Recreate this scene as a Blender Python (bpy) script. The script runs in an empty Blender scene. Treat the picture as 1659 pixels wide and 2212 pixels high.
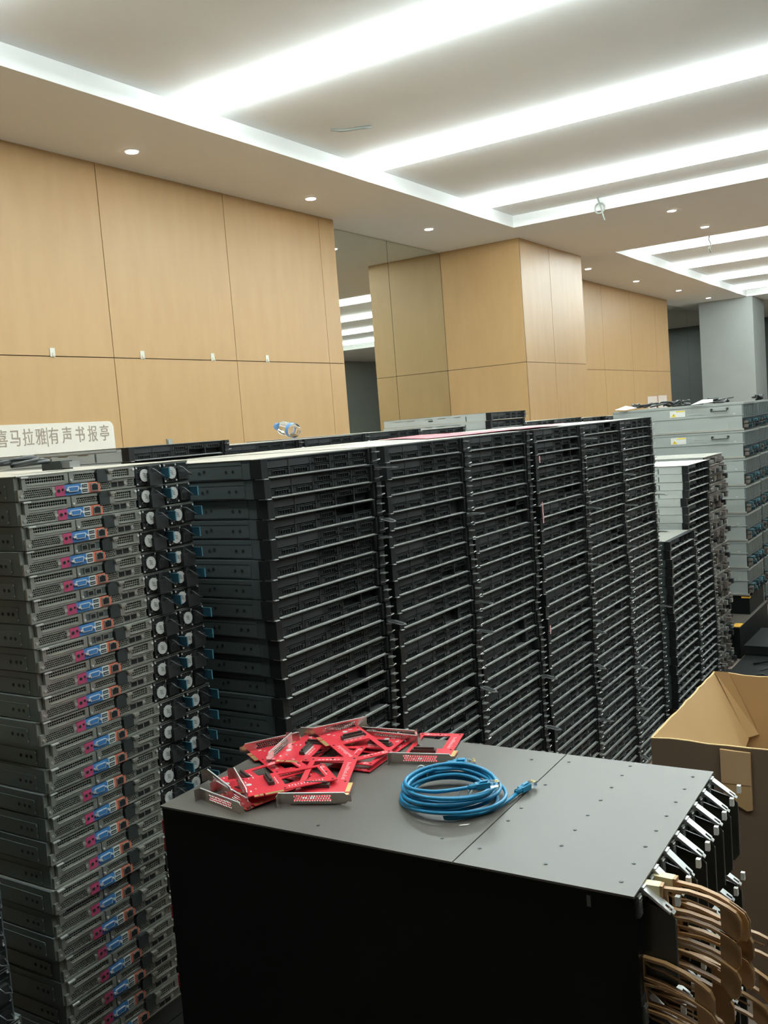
import bpy, math, random
from mathutils import Matrix, Vector
R = random.Random(7)
PI = math.pi
sc = bpy.context.scene
# ------------------------------------------------------------------ camera
CAMROWS = [(0.839389, 0.537891, -0.078095), (-0.017928, -0.116204, -0.993063), (-0.543235, 0.834967, -0.087898)]
cam = bpy.data.cameras.new('camera'); camo = bpy.data.objects.new('camera', cam)
sc.collection.objects.link(camo); sc.camera = camo
r_, d_, f_ = [Vector(v) for v in CAMROWS]
M = Matrix((r_, -d_, -f_)).transposed().to_4x4(); M.translation = (0, 0, 1.6)
camo.matrix_world = M
cam.sensor_fit = 'VERTICAL'; cam.sensor_height = 24; cam.lens = 2050 / 2212 * 24
cam.clip_start = .05; cam.clip_end = 100
# ------------------------------------------------------------------ world, exposure
w = bpy.data.worlds.new('world'); sc.world = w; w.use_nodes = True
w.node_tree.nodes['Background'].inputs[0].default_value = (.8, .85, .9, 1)
w.node_tree.nodes['Background'].inputs[1].default_value = .05
sc.view_settings.view_transform = 'Standard'; sc.view_settings.look = 'None'
sc.view_settings.gamma = 1; sc.view_settings.use_curve_mapping = False
sc.view_settings.exposure = 0.1
STRIP = 28.0      # emission of the ceiling light strips
DOWN = 14.0       # emission of the downlights
# ------------------------------------------------------------------ materials
MATS = {}
def mat(name, col, rough=.5, metal=0, noise=0, scale=20, bump=0, emit=None, spec=.5, trans=0, alpha=1, ior=1.45, coat=0):
    if name in MATS: return MATS[name]
    m = bpy.data.materials.new(name); m.use_nodes = True; MATS[name] = m
    nt = m.node_tree; b = nt.nodes['Principled BSDF']
    b.inputs['Base Color'].default_value = (*col, 1); b.inputs['Roughness'].default_value = rough
    b.inputs['Metallic'].default_value = metal; b.inputs['Specular IOR Level'].default_value = spec
    b.inputs['Transmission Weight'].default_value = trans; b.inputs['IOR'].default_value = ior
    b.inputs['Alpha'].default_value = alpha; b.inputs['Coat Weight'].default_value = coat
    if emit:
        b.inputs['Emission Color'].default_value = (*emit[0], 1); b.inputs['Emission Strength'].default_value = emit[1]
    if noise or bump:
        tc = nt.nodes.new('ShaderNodeTexCoord'); n = nt.nodes.new('ShaderNodeTexNoise')
        n.inputs['Scale'].default_value = scale; n.inputs['Detail'].default_value = 4
        nt.links.new(tc.outputs['Object'], n.inputs['Vector'])
        if noise:
            mr = nt.nodes.new('ShaderNodeMapRange'); mr.inputs['To Min'].default_value = 1 - noise; mr.inputs['To Max'].default_value = 1 + noise
            nt.links.new(n.outputs['Fac'], mr.inputs['Value'])
            mx = nt.nodes.new('ShaderNodeVectorMath'); mx.operation = 'SCALE'; mx.inputs[0].default_value = col
            nt.links.new(mr.outputs[0], mx.inputs['Scale']); nt.links.new(mx.outputs[0], b.inputs['Base Color'])
        if bump:
            bp = nt.nodes.new('ShaderNodeBump'); bp.inputs['Strength'].default_value = bump; bp.inputs['Distance'].default_value = .002
            nt.links.new(n.outputs['Fac'], bp.inputs['Height']); nt.links.new(bp.outputs[0], b.inputs['Normal'])
    return m
def wood_mat():
    m = mat('maple veneer', (.56, .36, .17), .42); nt = m.node_tree; b = nt.nodes['Principled BSDF']
    tc = nt.nodes.new('ShaderNodeTexCoord'); mp = nt.nodes.new('ShaderNodeMapping'); mp.inputs['Scale'].default_value = (1.5, 1.5, .3)
    n = nt.nodes.new('ShaderNodeTexNoise'); n.inputs['Scale'].default_value = 6; n.inputs['Detail'].default_value = 5
    cr = nt.nodes.new('ShaderNodeValToRGB')
    cr.color_ramp.elements[0].color = (.49, .300, .130, 1); cr.color_ramp.elements[0].position = .3
    cr.color_ramp.elements[1].color = (.52, .325, .145, 1); cr.color_ramp.elements[1].position = .7
    nt.links.new(tc.outputs['Object'], mp.inputs[0]); nt.links.new(mp.outputs[0], n.inputs['Vector'])
    nt.links.new(n.outputs['Fac'], cr.inputs[0]); nt.links.new(cr.outputs[0], b.inputs['Base Color'])
    return m
WOOD = wood_mat()
WHITE = mat('ceiling paint', (.86, .86, .84), .8, noise=.02, scale=3)
JOINT = mat('dark joint', (.10, .065, .03), .9)
CARPET = mat('beige brown carpet', (.24, .18, .14), .95, noise=.2, scale=60, bump=.5)
DARKWALL = mat('dark grey panel', (.10, .11, .105), .35, noise=.08, scale=2)
GREYWALL = mat('grey stone panel', (.32, .34, .32), .45, noise=.06, scale=3)
MIRROR = mat('greenish mirror glass', (.72, .74, .67), .015, metal=1)
MIRREDGE = mat('glass edge', (.12, .16, .13), .2)
LIGHT = mat('light strip', (1, 1, 1), .5, emit=((.86, .985, 1.0), STRIP))
SPOT = mat('downlight lens', (1, 1, 1), .5, emit=((1, .92, .80), DOWN))
ZINC = mat('zinc plated steel', (.33, .33, .29), .38, metal=.6, noise=.10, scale=30)
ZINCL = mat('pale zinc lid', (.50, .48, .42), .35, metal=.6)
DEEP = mat('unlit interior', (.008, .009, .009), .9)
SLATE = mat('slate grey steel', (.108, .132, .127), .42, metal=.35, noise=.10, scale=14)
SLATED = mat('black steel lid', (.045, .052, .05), .4, metal=.3)
BLACK = mat('black plastic', (.012, .013, .013), .38)
BLACKM = mat('matt black plastic', (.018, .019, .019), .6)
RIM = mat('drive carrier edge', (.10, .11, .11), .32, metal=.5)
LIP = mat('bare aluminium lip', (.48, .48, .46), .3, metal=.75)
SILVER = mat('satin silver', (.80, .80, .77), .42, metal=.6)
BADGE = mat('pale grey fan badge', (.46, .46, .43), .45)
TEAL = mat('teal latch plastic', (.03, .105, .15), .35)
TEALE = mat('bright teal edge', (.08, .24, .30), .35)
TEALD = mat('dull teal connector', (.03, .075, .085), .4)
TEALB = mat('bright cyan connector', (.07, .20, .23), .4)
PALEM = mat('pale galvanised side', (.56, .58, .54), .45, metal=.2, noise=.05, scale=8)
CARDSHADE = mat('outer kraft liner darkened for shade', (.145, .095, .058), .85, noise=.08, scale=6)  # kraft darkened on the carton's outer faces to paint in their shade
PINK = mat('magenta port plate', (.42, .055, .13), .45)
BLUE = mat('blue port plate', (.045, .16, .36), .45)
ORANGE = mat('orange port plate', (.62, .16, .09), .45)
PALE = mat('pale port plate', (.50, .53, .50), .45)
RED = mat('red solder mask', (.60, .028, .042), .36, coat=.3, noise=.05, scale=40)
GOLD = mat('gold fingers', (.80, .62, .25), .3, metal=.8)
SILK = mat('white silkscreen', (.80, .62, .60), .6)
CONN = mat('brown black connector', (.055, .042, .035), .35)
BRACKET = mat('nickel bracket', (.55, .49, .45), .25, metal=.95)
CABLE = mat('blue cable jacket', (.012, .20, .37), .33, noise=.05, scale=30)
BOOT = mat('blue plug boot', (.015, .20, .35), .4)
CLEAR = mat('clear plastic', (.85, .92, .95), .08, trans=.9, ior=1.3)
BOTTLE = mat('bottle plastic', (.93, .97, 1.0), .04, trans=1, ior=1.12)
BOTBLUE = mat('blue bottle label', (.10, .26, .52), .3)
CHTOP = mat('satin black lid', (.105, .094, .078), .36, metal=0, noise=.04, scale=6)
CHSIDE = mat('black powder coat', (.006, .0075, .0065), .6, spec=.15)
SMOKE = mat('smoked plastic', (.035, .033, .025), .25)
TAN = mat('tan plastic', (.42, .235, .095), .42)
TANL = mat('pale tan plastic', (.74, .62, .36), .42)
CARD = mat('cardboard', (.44, .27, .115), .8, noise=.05, scale=8)
CARDE = mat('cardboard cut edge', (.62, .42, .20), .85)
TAPE = mat('brown packing tape', (.50, .32, .17), .3)
SIGN = mat('cream sign board', (.80, .74, .64), .45)
LETTER = mat('taupe lettering', (.36, .29, .23), .5)
HOOK = mat('off white hook', (.72, .70, .60), .35)
PAPER = mat('white paper', (.72, .62, .55), .8)
GREYM = mat('grey chassis paint', (.34, .36, .33), .45, metal=.2, noise=.03, scale=5)
GREYD = mat('grey chassis front', (.13, .15, .145), .45, metal=.2)
YELLOW = mat('warning yellow', (.75, .55, .05), .5)
YTAG = mat('amber tag', (.72, .38, .04), .5)
LABELW = mat('label white', (.70, .68, .62), .5)
CORD = mat('black cord', (.02, .021, .02), .45)
CORDG = mat('grey cord', (.06, .065, .06), .45)
BROWNC = mat('dusty brown connectors', (.13, .105, .085), .6, noise=.3, scale=60)
PINKF = mat('pink film', (.60, .14, .18), .35)
REDP = mat('red latch plastic', (.40, .03, .04), .4)
# ------------------------------------------------------------------ mesh helpers
class MB:
    def __init__(s): s.v = []; s.f = []; s.m = []; s.ms = []
    def mi(s, m):
        if m not in s.ms: s.ms.append(m)
        return s.ms.index(m)
    def add(s, vs, fs, m):
        o = len(s.v); s.v += [tuple(p) for p in vs]; k = s.mi(m)
        for f in fs: s.f.append(tuple(i + o for i in f)); s.m.append(k)
        return s
    def box(s, x0, x1, y0, y1, z0, z1, m):
        return s.add([(x0,y0,z0),(x1,y0,z0),(x1,y1,z0),(x0,y1,z0),(x0,y0,z1),(x1,y0,z1),(x1,y1,z1),(x0,y1,z1)],
              [(0,3,2,1),(4,5,6,7),(0,1,5,4),(1,2,6,5),(2,3,7,6),(3,0,4,7)], m)
    def prism(s, pts, a, b, axis, m):
        """polygon pts (2D) extruded between a and b along axis 'x','y','z'"""
        n = len(pts)
        def P(p, t): return {'x': (t, p[0], p[1]), 'y': (p[0], t, p[1]), 'z': (p[0], p[1], t)}[axis]
        vs = [P(p, a) for p in pts] + [P(p, b) for p in pts]
        fs = [tuple(range(n)), tuple(range(2*n-1, n-1, -1))] + [(i, i+n, (i+1) % n + n, (i+1) % n) for i in range(n)]
        return s.add(vs, fs, m)
    def disc(s, c, r, axis, d, m, n=12, r2=None):
        """short cylinder from c along axis by d"""
        pts = [(r*math.cos(2*PI*i/n), r*math.sin(2*PI*i/n)) for i in range(n)]
        r2 = r if r2 is None else r2
        def P(p, t, k): return {'x': (c[0]+t, c[1]+p[0]*k, c[2]+p[1]*k), 'y': (c[0]+p[0]*k, c[1]+t, c[2]+p[1]*k), 'z': (c[0]+p[0]*k, c[1]+p[1]*k, c[2]+t)}[axis]
        vs = [P(p, 0, 1) for p in pts] + [P(p, d, r2/r) for p in pts]
        return s.add(vs, [tuple(range(n)), tuple(range(2*n-1, n-1, -1))] + [(i, i+n, (i+1) % n + n, (i+1) % n) for i in range(n)], m)
    def tube(s, pts, r, m, n=8, closed=False):
        pts = [Vector(p) for p in pts]; k = len(pts); vs = []
        T = []
        for i in range(k):
            a = pts[(i-1) % k] if (closed or i > 0) else pts[i]; b = pts[(i+1) % k] if (closed or i < k-1) else pts[i]
            T.append((b-a).normalized())
        up = Vector((0, 0, 1)) if abs(T[0].z) < .9 else Vector((1, 0, 0))
        N = (up - T[0]*up.dot(T[0])).normalized()
        for i in range(k):
            N = (N - T[i]*N.dot(T[i]))
            N = N.normalized() if N.length > 1e-6 else T[i].orthogonal().normalized()
            B = T[i].cross(N); rr = r[i] if isinstance(r, (list, tuple)) else r
            for j in range(n):
                a = 2*PI*j/n; vs.append(pts[i] + (N*math.cos(a) + B*math.sin(a))*rr)
        fs = []
        for i in range(k if closed else k-1):
            for j in range(n):
                a = i*n; b = ((i+1) % k)*n; fs.append((a+j, a+(j+1) % n, b+(j+1) % n, b+j))
        if not closed: fs += [tuple(range(n-1, -1, -1)), tuple((k-1)*n+j for j in range(n))]
        return s.add(vs, fs, m)
    def perf(s, y0, y1, z0, z1, ny, nz, m, x=0, fill=.36, stag=True, th=.0015, square=False, back=None):
        """perforated plate in the plane x, facing +x, real holes"""
        cy = (y1-y0)/ny; cz = (z1-z0)/nz
        for j in range(nz):
            off = cy/2 if (stag and j % 2) else 0
            zc = z0 + (j+.5)*cz; cnt = ny - (1 if off else 0)
            if off:
                for a, b in ((y0, y0+off), (y1-off, y1)):
                    s.add([(x,a,z0+j*cz),(x,b,z0+j*cz),(x,b,z0+(j+1)*cz),(x,a,z0+(j+1)*cz)], [(0,1,2,3)], m)
            for i in range(cnt):
                yc = y0 + off + (i+.5)*cy
                O = [(1,0),(1,1),(0,1),(-1,1),(-1,0),(-1,-1),(0,-1),(1,-1)]
                if square: H = [(1,0),(1,1),(0,1),(-1,1),(-1,0),(-1,-1),(0,-1),(1,-1)]; hy = cy*fill; hz = cz*fill
                else: H = [(math.cos(k*PI/4), math.sin(k*PI/4)) for k in range(8)]; hy = hz = min(cy, cz*1.1)*fill
                vs = [(x, yc+a*cy/2, zc+b*cz/2) for a, b in O] + [(x, yc+a*hy, zc+b*hz) for a, b in H] + [(x-th, yc+a*hy, zc+b*hz) for a, b in H]
                fs = [(k, (k+1) % 8, 8+(k+1) % 8, 8+k) for k in range(8)] + [(8+k, 8+(k+1) % 8, 16+(k+1) % 8, 16+k) for k in range(8)]
                s.add(vs, fs, m)
        s.box(x-.006, x-.004, y0, y1, z0, z1, back or DEEP)
        return s
    def xf(s, mx, start=0):
        for i in range(start, len(s.v)): s.v[i] = tuple(mx @ Vector(s.v[i]))
        return s
    def mesh(s, name, smooth=False):
        me = bpy.data.meshes.new(name); me.from_pydata(s.v, [], s.f)
        for m in s.ms: me.materials.append(m)
        me.polygons.foreach_set('material_index', s.m)
        if smooth: me.polygons.foreach_set('use_smooth', [True]*len(s.f))
        me.update(); return me
COL = sc.collection
def link(name, data, parent=None, loc=(0,0,0), rz=0, kind=None, label=None, rot=None):
    o = bpy.data.objects.new(name, data); COL.objects.link(o); o.location = loc
    o.rotation_euler = rot if rot else (0, 0, rz)
    if parent: o.parent = parent
    if kind: o['kind'] = kind
    if label: o['label'] = label
    return o
def thing(name, label, cat, loc=(0,0,0), rz=0, group=None, data=None, rot=None):
    o = link(name, data, None, loc, rz, rot=rot); o['label'] = label; o['category'] = cat
    if group: o['group'] = group
    return o
def struct(name, mb, parent=None, smooth=False):
    return link(name, mb.mesh(name, smooth), parent, kind=None if parent else 'structure')
ORD = ['topmost','second','third','fourth','fifth','sixth','seventh','eighth','ninth','tenth','eleventh','twelfth','thirteenth','fourteenth','fifteenth','sixteenth','seventeenth','eighteenth','nineteenth','twentieth','twenty-first','twenty-second','twenty-third','twenty-fourth','twenty-fifth','twenty-sixth','twenty-seventh','twenty-eighth','twenty-ninth','thirtieth','thirty-first','thirty-second','thirty-third','thirty-fourth','thirty-fifth','thirty-sixth']
def place(i, st): return ('topmost in %s' % st) if i == 0 else '%s from the top of %s' % (ORD[i], st)
# ------------------------------------------------------------------ room shell
H = 3.8; HC = 3.935
XR = 5.2; YB = -3.2; YF = 28.0; XM = -6.017
struct('floor', MB().box(-6.3, XR, YB, YF, -.05, 0, CARPET))
C1 = (-4.68, 3.6, .2, 10.43); C2 = (-4.45, 3.6, 13.3, 21.75)
c = MB()
T = 4.15
c.box(-6.3, XR+.1, YB-.1, C1[2], H, T, WHITE); c.box(-6.3, XR+.1, C1[3], C2[2], H, T, WHITE); c.box(-6.3, XR+.1, C2[3], YF+.1, H, T, WHITE)
for q in (C1, C2):
    c.box(-6.3, q[0], q[2], q[3], H, T, WHITE); c.box(q[1], XR+.1, q[2], q[3], H, T, WHITE); c.box(q[0], q[1], q[2], q[3], HC, T, WHITE)
struct('ceiling', c)
def panel_wall(name, x, y0, y1, seams, zs, thick=.02, deep=.2, flip=None):
    """wall with its face at x, facing +x; panels separated by recessed joints"""
    b = MB().box(x-deep, x-.012, y0, y1, 0, H, JOINT); root = struct(name, b)
    ys = [y0] + seams + [y1]; zz = [0] + zs + [H]; g = .0035
    for a, bb in zip(ys[:-1], ys[1:]):
        for z0, z1 in zip(zz[:-1], zz[1:]):
            link('panel', MB().box(x-.012, x, a+(g if a != y0 else 0), bb-(g if bb != y1 else 0), z0+(g if z0 else 0), z1-(g if z1 < H else 0), WOOD).mesh('panel'), root)
    return root
panel_wall('wall_left', -5.78, YB, 8.34, [-2.0, -.56, .88, 2.32, 3.76, 5.20, 6.64, 8.08], [2.31])
struct('trim_1', MB().box(-6.0, -5.781, 8.335, 8.345, 0, H, WOOD))
panel_wall('wall_left_far', -5.75, 13.15, 20.3, [14.8, 16.3, 17.85, 19.4], [2.31])
# column faced in the same veneer
colr = struct('column', MB().box(XM, -4.915, 11.06, 13.14, 0, H, JOINT))
for (a, b_, z0, z1) in ((XM, -4.902, 0, 2.277), (XM, -4.902, 2.283, H)):
    link('panel', MB().box(a, b_, 11.048, 11.06, z0, z1, WOOD).mesh('panel'), colr)
for (a, b_) in ((11.05, 11.975), (11.985, 13.15)):
    for (z0, z1) in ((0, 2.277), (2.283, H)):
        link('panel', MB().box(-4.915, -4.902, a, b_, z0, z1, WOOD).mesh('panel'), colr)
# mirrored glass walls in the recesses
def mirror(name, y0, y1, joints):
    r = struct(name, MB().box(XM-.05, XM-.014, y0, y1, 0, H, MIRREDGE)); ys = [y0]+joints+[y1]
    for a, b_ in zip(ys[:-1], ys[1:]):
        link('pane', MB().box(XM-.012, XM, a+.004, b_-.004, .01, H-.005, MIRROR).mesh('pane'), r)
mirror('window_1', 8.34, 11.045, [9.755]); mirror('window_2', 20.3, 27.9, [22.8, 25.3])
struct('trim_2', MB().box(-6.2, XM-.05, YB, YF, 0, H, DARKWALL))
pil = struct('column_far', MB().box(-5.48, -4.35, 21.8, 23.0, 0, H, GREYWALL))
struct('wall_end', MB().box(-6.3, XR, YF, YF+.1, 0, H, DARKWALL))
struct('wall_right', MB().box(XR, XR+.1, YB, YF, 0, H, GREYWALL))
struct('wall_back', MB().box(-6.3, XR, YB-.1, YB, 0, H, DARKWALL))
# ceiling lights
STR = [('first coffer', C1, [.90, 2.98, 5.14, 7.30, 9.46]), ('second coffer', C2, [14.35, 16.45, 18.68, 20.85])]
ends = ['nearest','second nearest','third nearest','fourth nearest','fifth nearest']
for nm, q, ys in STR:
    for k, y in enumerate(ys):
        t = thing('ceiling_light', 'white linear light strip in the ceiling, %s across the %s' % (ends[k], nm.replace('first', 'near').replace('second', 'far')), 'light', (0, y, HC), group='linear ceiling lights')
        x0, x1 = q[0]+.05, q[1]-.1
        link('light_tube', MB().prism([(-.06,-.075),(.06,-.075),(.075,-.05),(.06,-.025),(-.06,-.025),(-.075,-.05)], x0+.01, x1-.01, 'x', LIGHT).mesh('light_tube'), t)
        link('housing', MB().box(x0, x1, -.02, .02, -.025, 0, WHITE).mesh('housing'), t)
lens = MB().disc((0,0,-.012), .046, 'z', .01, SPOT, 20).mesh('lens')
ring = MB(); n = 24
vs = []; fs = []
for i in range(n):
    a = 2*PI*i/n
    for r, z in ((.047, 0), (.047, -.008), (.062, -.004), (.062, 0)): vs.append((r*math.cos(a), r*math.sin(a), z))
for i in range(n):
    for j in range(4): fs.append((i*4+j, ((i+1) % n)*4+j, ((i+1) % n)*4+(j+1) % 4, i*4+(j+1) % 4))
ring.add(vs, fs, WHITE); ring = ring.mesh('trim_ring')
DL = [(-5.375, 3.01, 'behind the near end of the wood wall'), (-5.375, 5.21, 'above the first wood panels, leftmost in view'), (-5.37, 7.42, 'above the right end of the long wood wall'), (-5.35, 9.61, 'in front of the mirror recess'),
      (-3.05, 11.15, 'on the beam between the coffers, nearer one'), (-3.03, 12.54, 'on the beam between the coffers, farther one'),
      (-5.25, 14.37, 'just past the wood column'), (-5.22, 16.63, 'second past the wood column'), (-5.11, 18.88, 'third past the wood column'), (-5.06, 20.96, 'fourth past the wood column')]
for x, y, l in DL:
    t = thing('downlight', 'small round warm recessed downlight ' + l, 'light', (x, y, H))
    link('lens', lens, t); link('trim_ring', ring, t)
# ------------------------------------------------------------------ black one-unit servers (fronts facing the aisle)
P1 = .0439
def server_meshes():
    D = {}
    b = MB().box(-.70, -.030, .008, .442, .0005, .0425, SLATE)
    b.box(-.66, -.06, .0068, .008, .033, .0415, SLATE).box(-.52, -.40, .0068, .008, .004, .031, SLATE).box(-.38, -.06, .0068, .008, .004, .031, SLATE)
    for kx in (-.085, -.105, -.17, -.185, -.30, -.315, -.44, -.455):
        b.disc((kx, .0066, .022 if kx*200 % 2 < 1 else .019), .0035, 'y', -.0006, DEEP, 8)
    D['chassis'] = b.mesh('chassis')
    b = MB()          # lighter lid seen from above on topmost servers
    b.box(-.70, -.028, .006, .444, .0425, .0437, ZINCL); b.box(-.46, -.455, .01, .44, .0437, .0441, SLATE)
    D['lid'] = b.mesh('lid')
    f = MB().box(-.030, -.027, .02, .43, .0005, .0425, DEEP)
    f.box(-.03, .002, 0, .021, .001, .0425, BLACK).box(-.028, -.004, .021, .028, .002, .042, BLACKM)
    f.box(-.03, .004, .428, .45, .001, .0425, BLACK).box(-.028, -.002, .421, .428, .002, .042, BLACKM)
    f.box(-.028, -.004, .028, .421, .0395, .0425, BLACKM)
    f.box(-.026, -.007, .030, .184, .0215, .039, BLACKM)                # blank panel over the two left carriers
    for yy in (.031, .1835): f.box(-.007, -.0062, yy, yy+.0006, .0215, .039, RIM)
    for yy in (.106, .185, .263, .341): f.box(-.026, -.006, yy-.0025, yy+.0005, .003, .0395, BLACKM)
    D['front_panel'] = f.mesh('front_panel')
    l = MB().box(-.027, .006, .024, .41, 0, .0016, LIP).box(-.004, -.0015, .024, .41, .0016, .0034, LIP)
    l.box(-.02, .007, .003, .016, -.0012, .0004, SILVER)
    D['front_lip'] = l.mesh('front_lip')
    e = MB().box(.004, .016, .426, .446, .030, .0325, LIP).prism([(.426,.004),(.447,.006),(.448,.020),(.43,.022)], .002, .0035, 'x', RIM)
    e.tube([(.004,.43,.008),(.015,.432,.010),(.016,.444,.012),(.004,.447,.012)], .0016, LIP, 5)
    D['ear_latch'] = e.mesh('ear_latch')
    d = MB().box(-.09, -.010, .001, .073, 0, .0155, BLACKM)
    for (a, b_, c, e_) in ((.001,.073,.0147,.0157), (.001,.073,0,.0008), (.001,.0022,0,.0155), (.0718,.073,0,.0155)): d.box(-.010, -.006, a, b_, c, e_, RIM if c > .014 or b_ < .003 else BLACK)  # upper and left rims paler, edge glints put into the colour
    d.box(-.010, -.0065, .004, .014, .002, .013, BLACK); d.box(-.010, -.0055, .016, .060, .0105, .012, RIM)
    for k in range(5): d.box(-.010, -.0075, .018+k*.009, .0185+k*.009+.001, .002, .0105, BLACK)
    d.box(-.010, -.0062, .062, .070, .003, .012, BLACK).disc((-.010,.066,.010), .0011, 'x', .004, RIM, 6)
    D['drive_carrier'] = d.mesh('drive_carrier')
    dd = MB()
    return D
SM = server_meshes()
SLOTS = [(.030,.0035), (.108,.0035)] + [(y, z) for y in (.187,.265,.343) for z in (.0035,.0215)]
LITE = []       # hidden or out-of-frame servers are gathered in one object
def px(p):
    v = Vector(p) - Vector((0, 0, 1.6)); q = [Vector(r).dot(v) for r in CAMROWS]
    return (829.5+2050*q[0]/q[2], 1106+2050*q[1]/q[2])
HIDE = [(355,1760),(470,1680),(860,1610),(1540,1680),(1659,2000),(1659,2300),(355,2300)]
def inside(x, y, P):
    c = False
    for i in range(len(P)):
        (x0, y0), (x1, y1) = P[i-1], P[i]
        if (y0 > y) != (y1 > y) and x < (x1-x0)*(y-y0)/(y1-y0)+x0: c = not c
    return c
def seen(pts):
    for p in pts:
        x, y = px(p)
        if -20 < x < 1680 and y < 2230 and not inside(x, y, HIDE): return True
    return False
def black_server(x, y, z, label, group, top=False, drives=True, rnd=R, pale=False, rz=0):
    t = thing('rack_server', label, 'server', (x, y, z), rz, group)
    link('chassis', pale_chassis() if pale else SM['chassis'], t); link('front_panel', SM['front_panel'], t); link('front_lip', SM['front_lip'], t)
    link('ear_latch', SM['ear_latch'], t)
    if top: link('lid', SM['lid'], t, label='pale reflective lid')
    miss = set()
    if rnd.random() < .22: miss = set(rnd.sample([4, 5, 6, 7], 2))
    if drives:
        for k, (yy, zz) in enumerate(SLOTS):
            if k not in miss: link('drive_carrier', SM['drive_carrier'], t, (rnd.uniform(-.001, .001), yy, zz))
    return t
TOP = 1.555
names = ['the nearest black stack', 'the second black stack', 'the third black stack', 'the fourth black stack', 'the fifth black stack', 'the sixth black stack']
Y0 = [1.562, 2.045, 2.506, 3.01, 3.482, 3.946]
XOFF = [-1.318, -1.318, -1.322, -1.325, -1.33, -1.345]
NU = 35
for s in range(6):
    for i in range(NU):
        z = TOP - P1*(i+1); y = Y0[s] + R.uniform(-.003, .003) + (.006*math.sin(i*.7+s)); x = XOFF[s] + R.uniform(-.004, .004)
        if z > .001 and seen([(x, y+.02, z+.03), (x, y+.2, z+.04), (x, y+.42, z+.03)]):
            black_server(x, y, z, 'black one-unit rack server, ' + place(i, names[s]), 'servers of ' + names[s], top=(i == 0))
        else: LITE.append((x, y, z))
PALES = {}
def pale_chassis():
    if not PALES:
        b = MB().box(-.70, -.030, .008, .442, .0005, .0425, PALEM).box(-.66, -.06, .0068, .008, .0335, .0415, PALEM)
        for a in (-.62, -.54, -.42, -.34, -.24): b.box(a, a+.05, .0064, .0078, .030, .0325, LIP)
        b.box(-.40, -.37, .0060, .0078, .018, .024, DEEP).box(-.16, -.155, .006, .0078, .004, .03, SLATE)
        PALES['c'] = b.mesh('chassis'); PALES['l'] = MB().box(-.70, -.002, .002, .446, .0425, .0440, LABELW).mesh('lid')
    return PALES['c']
def pale_server(x, y, z, label, group, top=False):
    pale_chassis()
    t = thing('rack_server', label, 'server', (x, y, z), 0, group)
    link('chassis', PALES['c'], t, label='pale grey side panel'); link('front_panel', SM['front_panel'], t); link('front_lip', SM['front_lip'], t); link('ear_latch', SM['ear_latch'], t)
    if top: link('lid', PALES['l'], t)
    return t
# back row, only its top layers rise over the front row
def backstack(x, y, ztop, k, nm, pale=False):
    for i in range(35):
        z = ztop - P1*(i+1)
        if z < 0: break
        if i < k: black_server(x+R.uniform(-.004,.004), y+R.uniform(-.003,.003), z, 'black rack server, ' + place(i, nm), 'rear row servers', top=(i == 0), pale=pale)
        else: LITE.append((x, y, z))
backstack(-2.21, 2.005, 1.603, 3, 'the rear stack above the grey left stack', pale=True)
for k, (y, zt) in enumerate([(2.535, 1.582), (3.0, 1.582), (3.45, 1.585), (3.91, 1.577)]):
    backstack(-2.3, y-.0, zt, 2, 'the rear stack ' + ['left of the bottle', 'right of the bottle', 'third from the left', 'fourth from the left', 'fifth from the left'][k])
backstack(-2.32, 4.70, 1.640, 3, 'the tall rear stack standing highest', pale=True)
for k, (y, zt) in enumerate([(5.17, 1.571), (5.64, 1.571), (6.12, 1.563), (6.6, 1.56)]):
    backstack(-2.33, y, zt, 2, 'the rear stack ' + ['right beside the tall one', 'second past the tall one', 'third past the tall one', 'fourth past the tall one'][k])
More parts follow.
